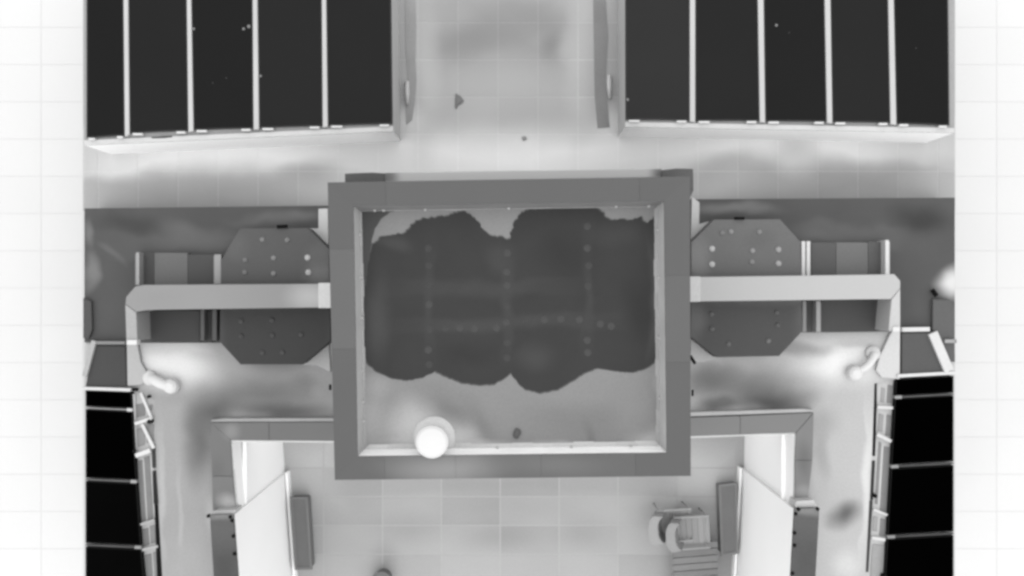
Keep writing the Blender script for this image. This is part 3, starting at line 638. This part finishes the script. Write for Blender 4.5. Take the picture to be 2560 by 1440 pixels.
# ---------------------------------------------------------------- courtyard furniture
def trough_box(poly, lab, g):
    z = .3; c = P(sum(p[0] for p in poly) / 4, sum(p[1] for p in poly) / 4, 0)
    t = thing('planter_box', lab, 'planter', c, 'long grey boxes along the courtyard walls')
    prism('box_body', [mix(p, (sum(q[0] for q in poly) / 4, sum(q[1] for q in poly) / 4), .04) for p in poly], z - .03, .0, G(g + 8), t, .01)
    rim = poly; inn = [mix(p, (sum(q[0] for q in poly) / 4, sum(q[1] for q in poly) / 4), .0) for p in poly]
    cx = sum(p[0] for p in poly) / 4; cy = sum(p[1] for p in poly) / 4
    inn = [(p[0] + (6 if p[0] < cx else -6), p[1] + (6 if p[1] < cy else -6)) for p in poly]
    v = [P(x, y, z) for x, y in rim] + [P(x, y, z) for x, y in inn] + [P(x, y, z) - Vector((0, 0, .05)) for x, y in rim] + [P(x, y, z) - Vector((0, 0, .05)) for x, y in inn]
    f = []
    for i in range(4):
        j = (i + 1) % 4; f += [(i, j, 4 + j, 4 + i), (8 + i, 8 + j, 12 + j, 12 + i), (i, j, 8 + j, 8 + i), (4 + i, 4 + j, 12 + j, 12 + i)]
    mesh('rim', v, f, G(g + 14, var=.08), t)
    prism('soil', inn, z - .012, z - .06, mat('dry_soil', g, var=.08, fine=.1, big=3), t)
trough_box([(725, 1243), (769, 1243), (780, 1424), (737, 1425)], 'long grey box at the foot of the left courtyard wall', 140)
trough_box([(1797, 1212), (1843, 1207), (1845, 1385), (1803, 1390)], 'long grey box at the foot of the right courtyard wall', 156)

# bright specks (droppings) on the upper panels
panels = [o for o in bpy.data.objects if o.name.startswith('solar_panel') and 'at the upper' in o['label']]
for q, x, y, r in ((2, 609, 72, 4), (2, 532, 207, 2), (1, 484, 72, 4), (2, 622, 66, 5), (3, 651, 190, 4), (5, 1569, 249, 4), (7, 1941, 63, 4), (7, 1973, 82, 2), (3, 566, 195, 2), (9, 2290, 120, 2)):
    p = P(x, y, ZP + .057); rr = r * .0052
    lathe('speck', (p.x, p.y), [(rr, ZP + .055), (rr * .8, ZP + .060), (rr * .3, ZP + .062)], G(150 if r > 3 else 85), panels[q], 8)
def chair(px, py, zoff, g, lab, rz):
    c = P(px, py, 0); t = thing('garden_chair', lab, 'chair', (c.x, c.y, zoff), 'stacked chairs in the courtyard')
    m = G(g, var=.05); m2 = G(g - 8, var=.05); cs, sn = math.cos(rz), math.sin(rz)
    def W(x, y, z): return Vector((c.x + x * cs - y * sn, c.y + x * sn + y * cs, zoff + z))
    def shell(name, pts_in, pts_out, z0, z1, mm, lean=0):
        n = len(pts_in); v = []
        for z, dx in ((z0, 0), (z1, lean)):
            v += [W(x + dx, y, z) for x, y in pts_in] + [W(x + dx, y, z) for x, y in pts_out]
        f = []
        for i in range(n - 1):
            f += [(i, i + 1, n + i + 1, n + i), (2 * n + i, 2 * n + i + 1, 3 * n + i + 1, 3 * n + i), (i, i + 1, 2 * n + i + 1, 2 * n + i), (n + i, n + i + 1, 3 * n + i + 1, 3 * n + i)]
        f += [(0, n, 3 * n, 2 * n), (n - 1, 2 * n - 1, 4 * n - 1, 3 * n - 1)]
        mesh(name, v, f, mm, t, .006)
    # seat of cross slats in a frame
    for q in range(6): 
        x = -.17 + q * .094
        o = [W(x - .0445, -.225, .42), W(x + .0445, -.225, .42), W(x + .0445, .225, .42), W(x - .0445, .225, .42)]
        mesh('seat_slat', o + [p - Vector((0, 0, .02)) for p in o], [(0, 1, 2, 3), (4, 5, 6, 7), (0, 1, 5, 4), (1, 2, 6, 5), (2, 3, 7, 6), (3, 0, 4, 7)], m2 if q in (1, 2, 3) else m, t)
    # curved back
    ri, ro = [], []
    for i in range(13):
        a = R(180 + 78 * (1 - i / 6)) ; s = 1
        y = .235 * math.sin(R(-90 + 15 * i)); ex = -.22 - .09 * (1 - abs(y / .235) ** 3.2)
        ri.append((ex + .15, y * .9)); ro.append((ex, y))
    shell('backrest', ri, ro, .40, .84, G(g - 14, var=.05), -.12)
    for s in (-1, 1):
        shell('armrest', [(-.25, s * .24), (.30, s * .235)], [(-.25, s * .27), (.30, s * .265)], .60, .63, m)
        for x in (-.22, .28):
            tube('leg', [W(x * .95, s * .235, 0), W(x, s * .25, .605)], .013, m2, t, 8)
    tube('front_bar', [W(.29, -.235, .41), W(.29, .235, .41)], .014, m2, t, 8)
chair(1668, 1292, 0.0, 214, 'pale garden chair, lower one of the stacked pair in the courtyard', R(4))
chair(1706, 1305, 0.10, 205, 'grey garden chair, upper one of the stacked pair in the courtyard', R(4))

tb = thing('slatted_table', 'low slatted grey table in the courtyard beside the right box', 'table', P(1740, 1420, 0)); zt_ = .42
for q in range(8):
    y = 1357 + q * 17.2
    prism('slat', [(1682, y + 5), (1794 + q * .3, y - 4), (1794 + q * .3, y + 10.6), (1682, y + 19.6)], zt_ + random.uniform(-.003, .003), zt_ - .03, G(random.choice((164, 168, 172, 160)), var=.05, big=4), tb, .003)
for x in (1690, 1786): prism('bearer', [(x - 4, 1362), (x + 4, 1362), (x + 4, 1492), (x - 4, 1492)], zt_ - .031, zt_ - .08, G(192), tb)
for x in (1690, 1786):
    for y in (1368, 1486): rect('leg', x - 4, y - 4, x + 4, y + 4, zt_ - .082, 0, G(150), tb)
pc = P(960, 1441, 0); pt = thing('flower_pot', 'round grey pot at the lower edge of the courtyard', 'pot', pc)
lathe('pot_body', (pc.x, pc.y), [(.13, 0), (.165, .3), (.18, .32), (.18, .36), (.165, .36), (.16, .33)], G(150), pt, 32)
lathe('soil', (pc.x, pc.y), [(.163, .31), (.16, .345), (.05, .35)], mat('pot_soil', 142, var=.08), pt, 24)
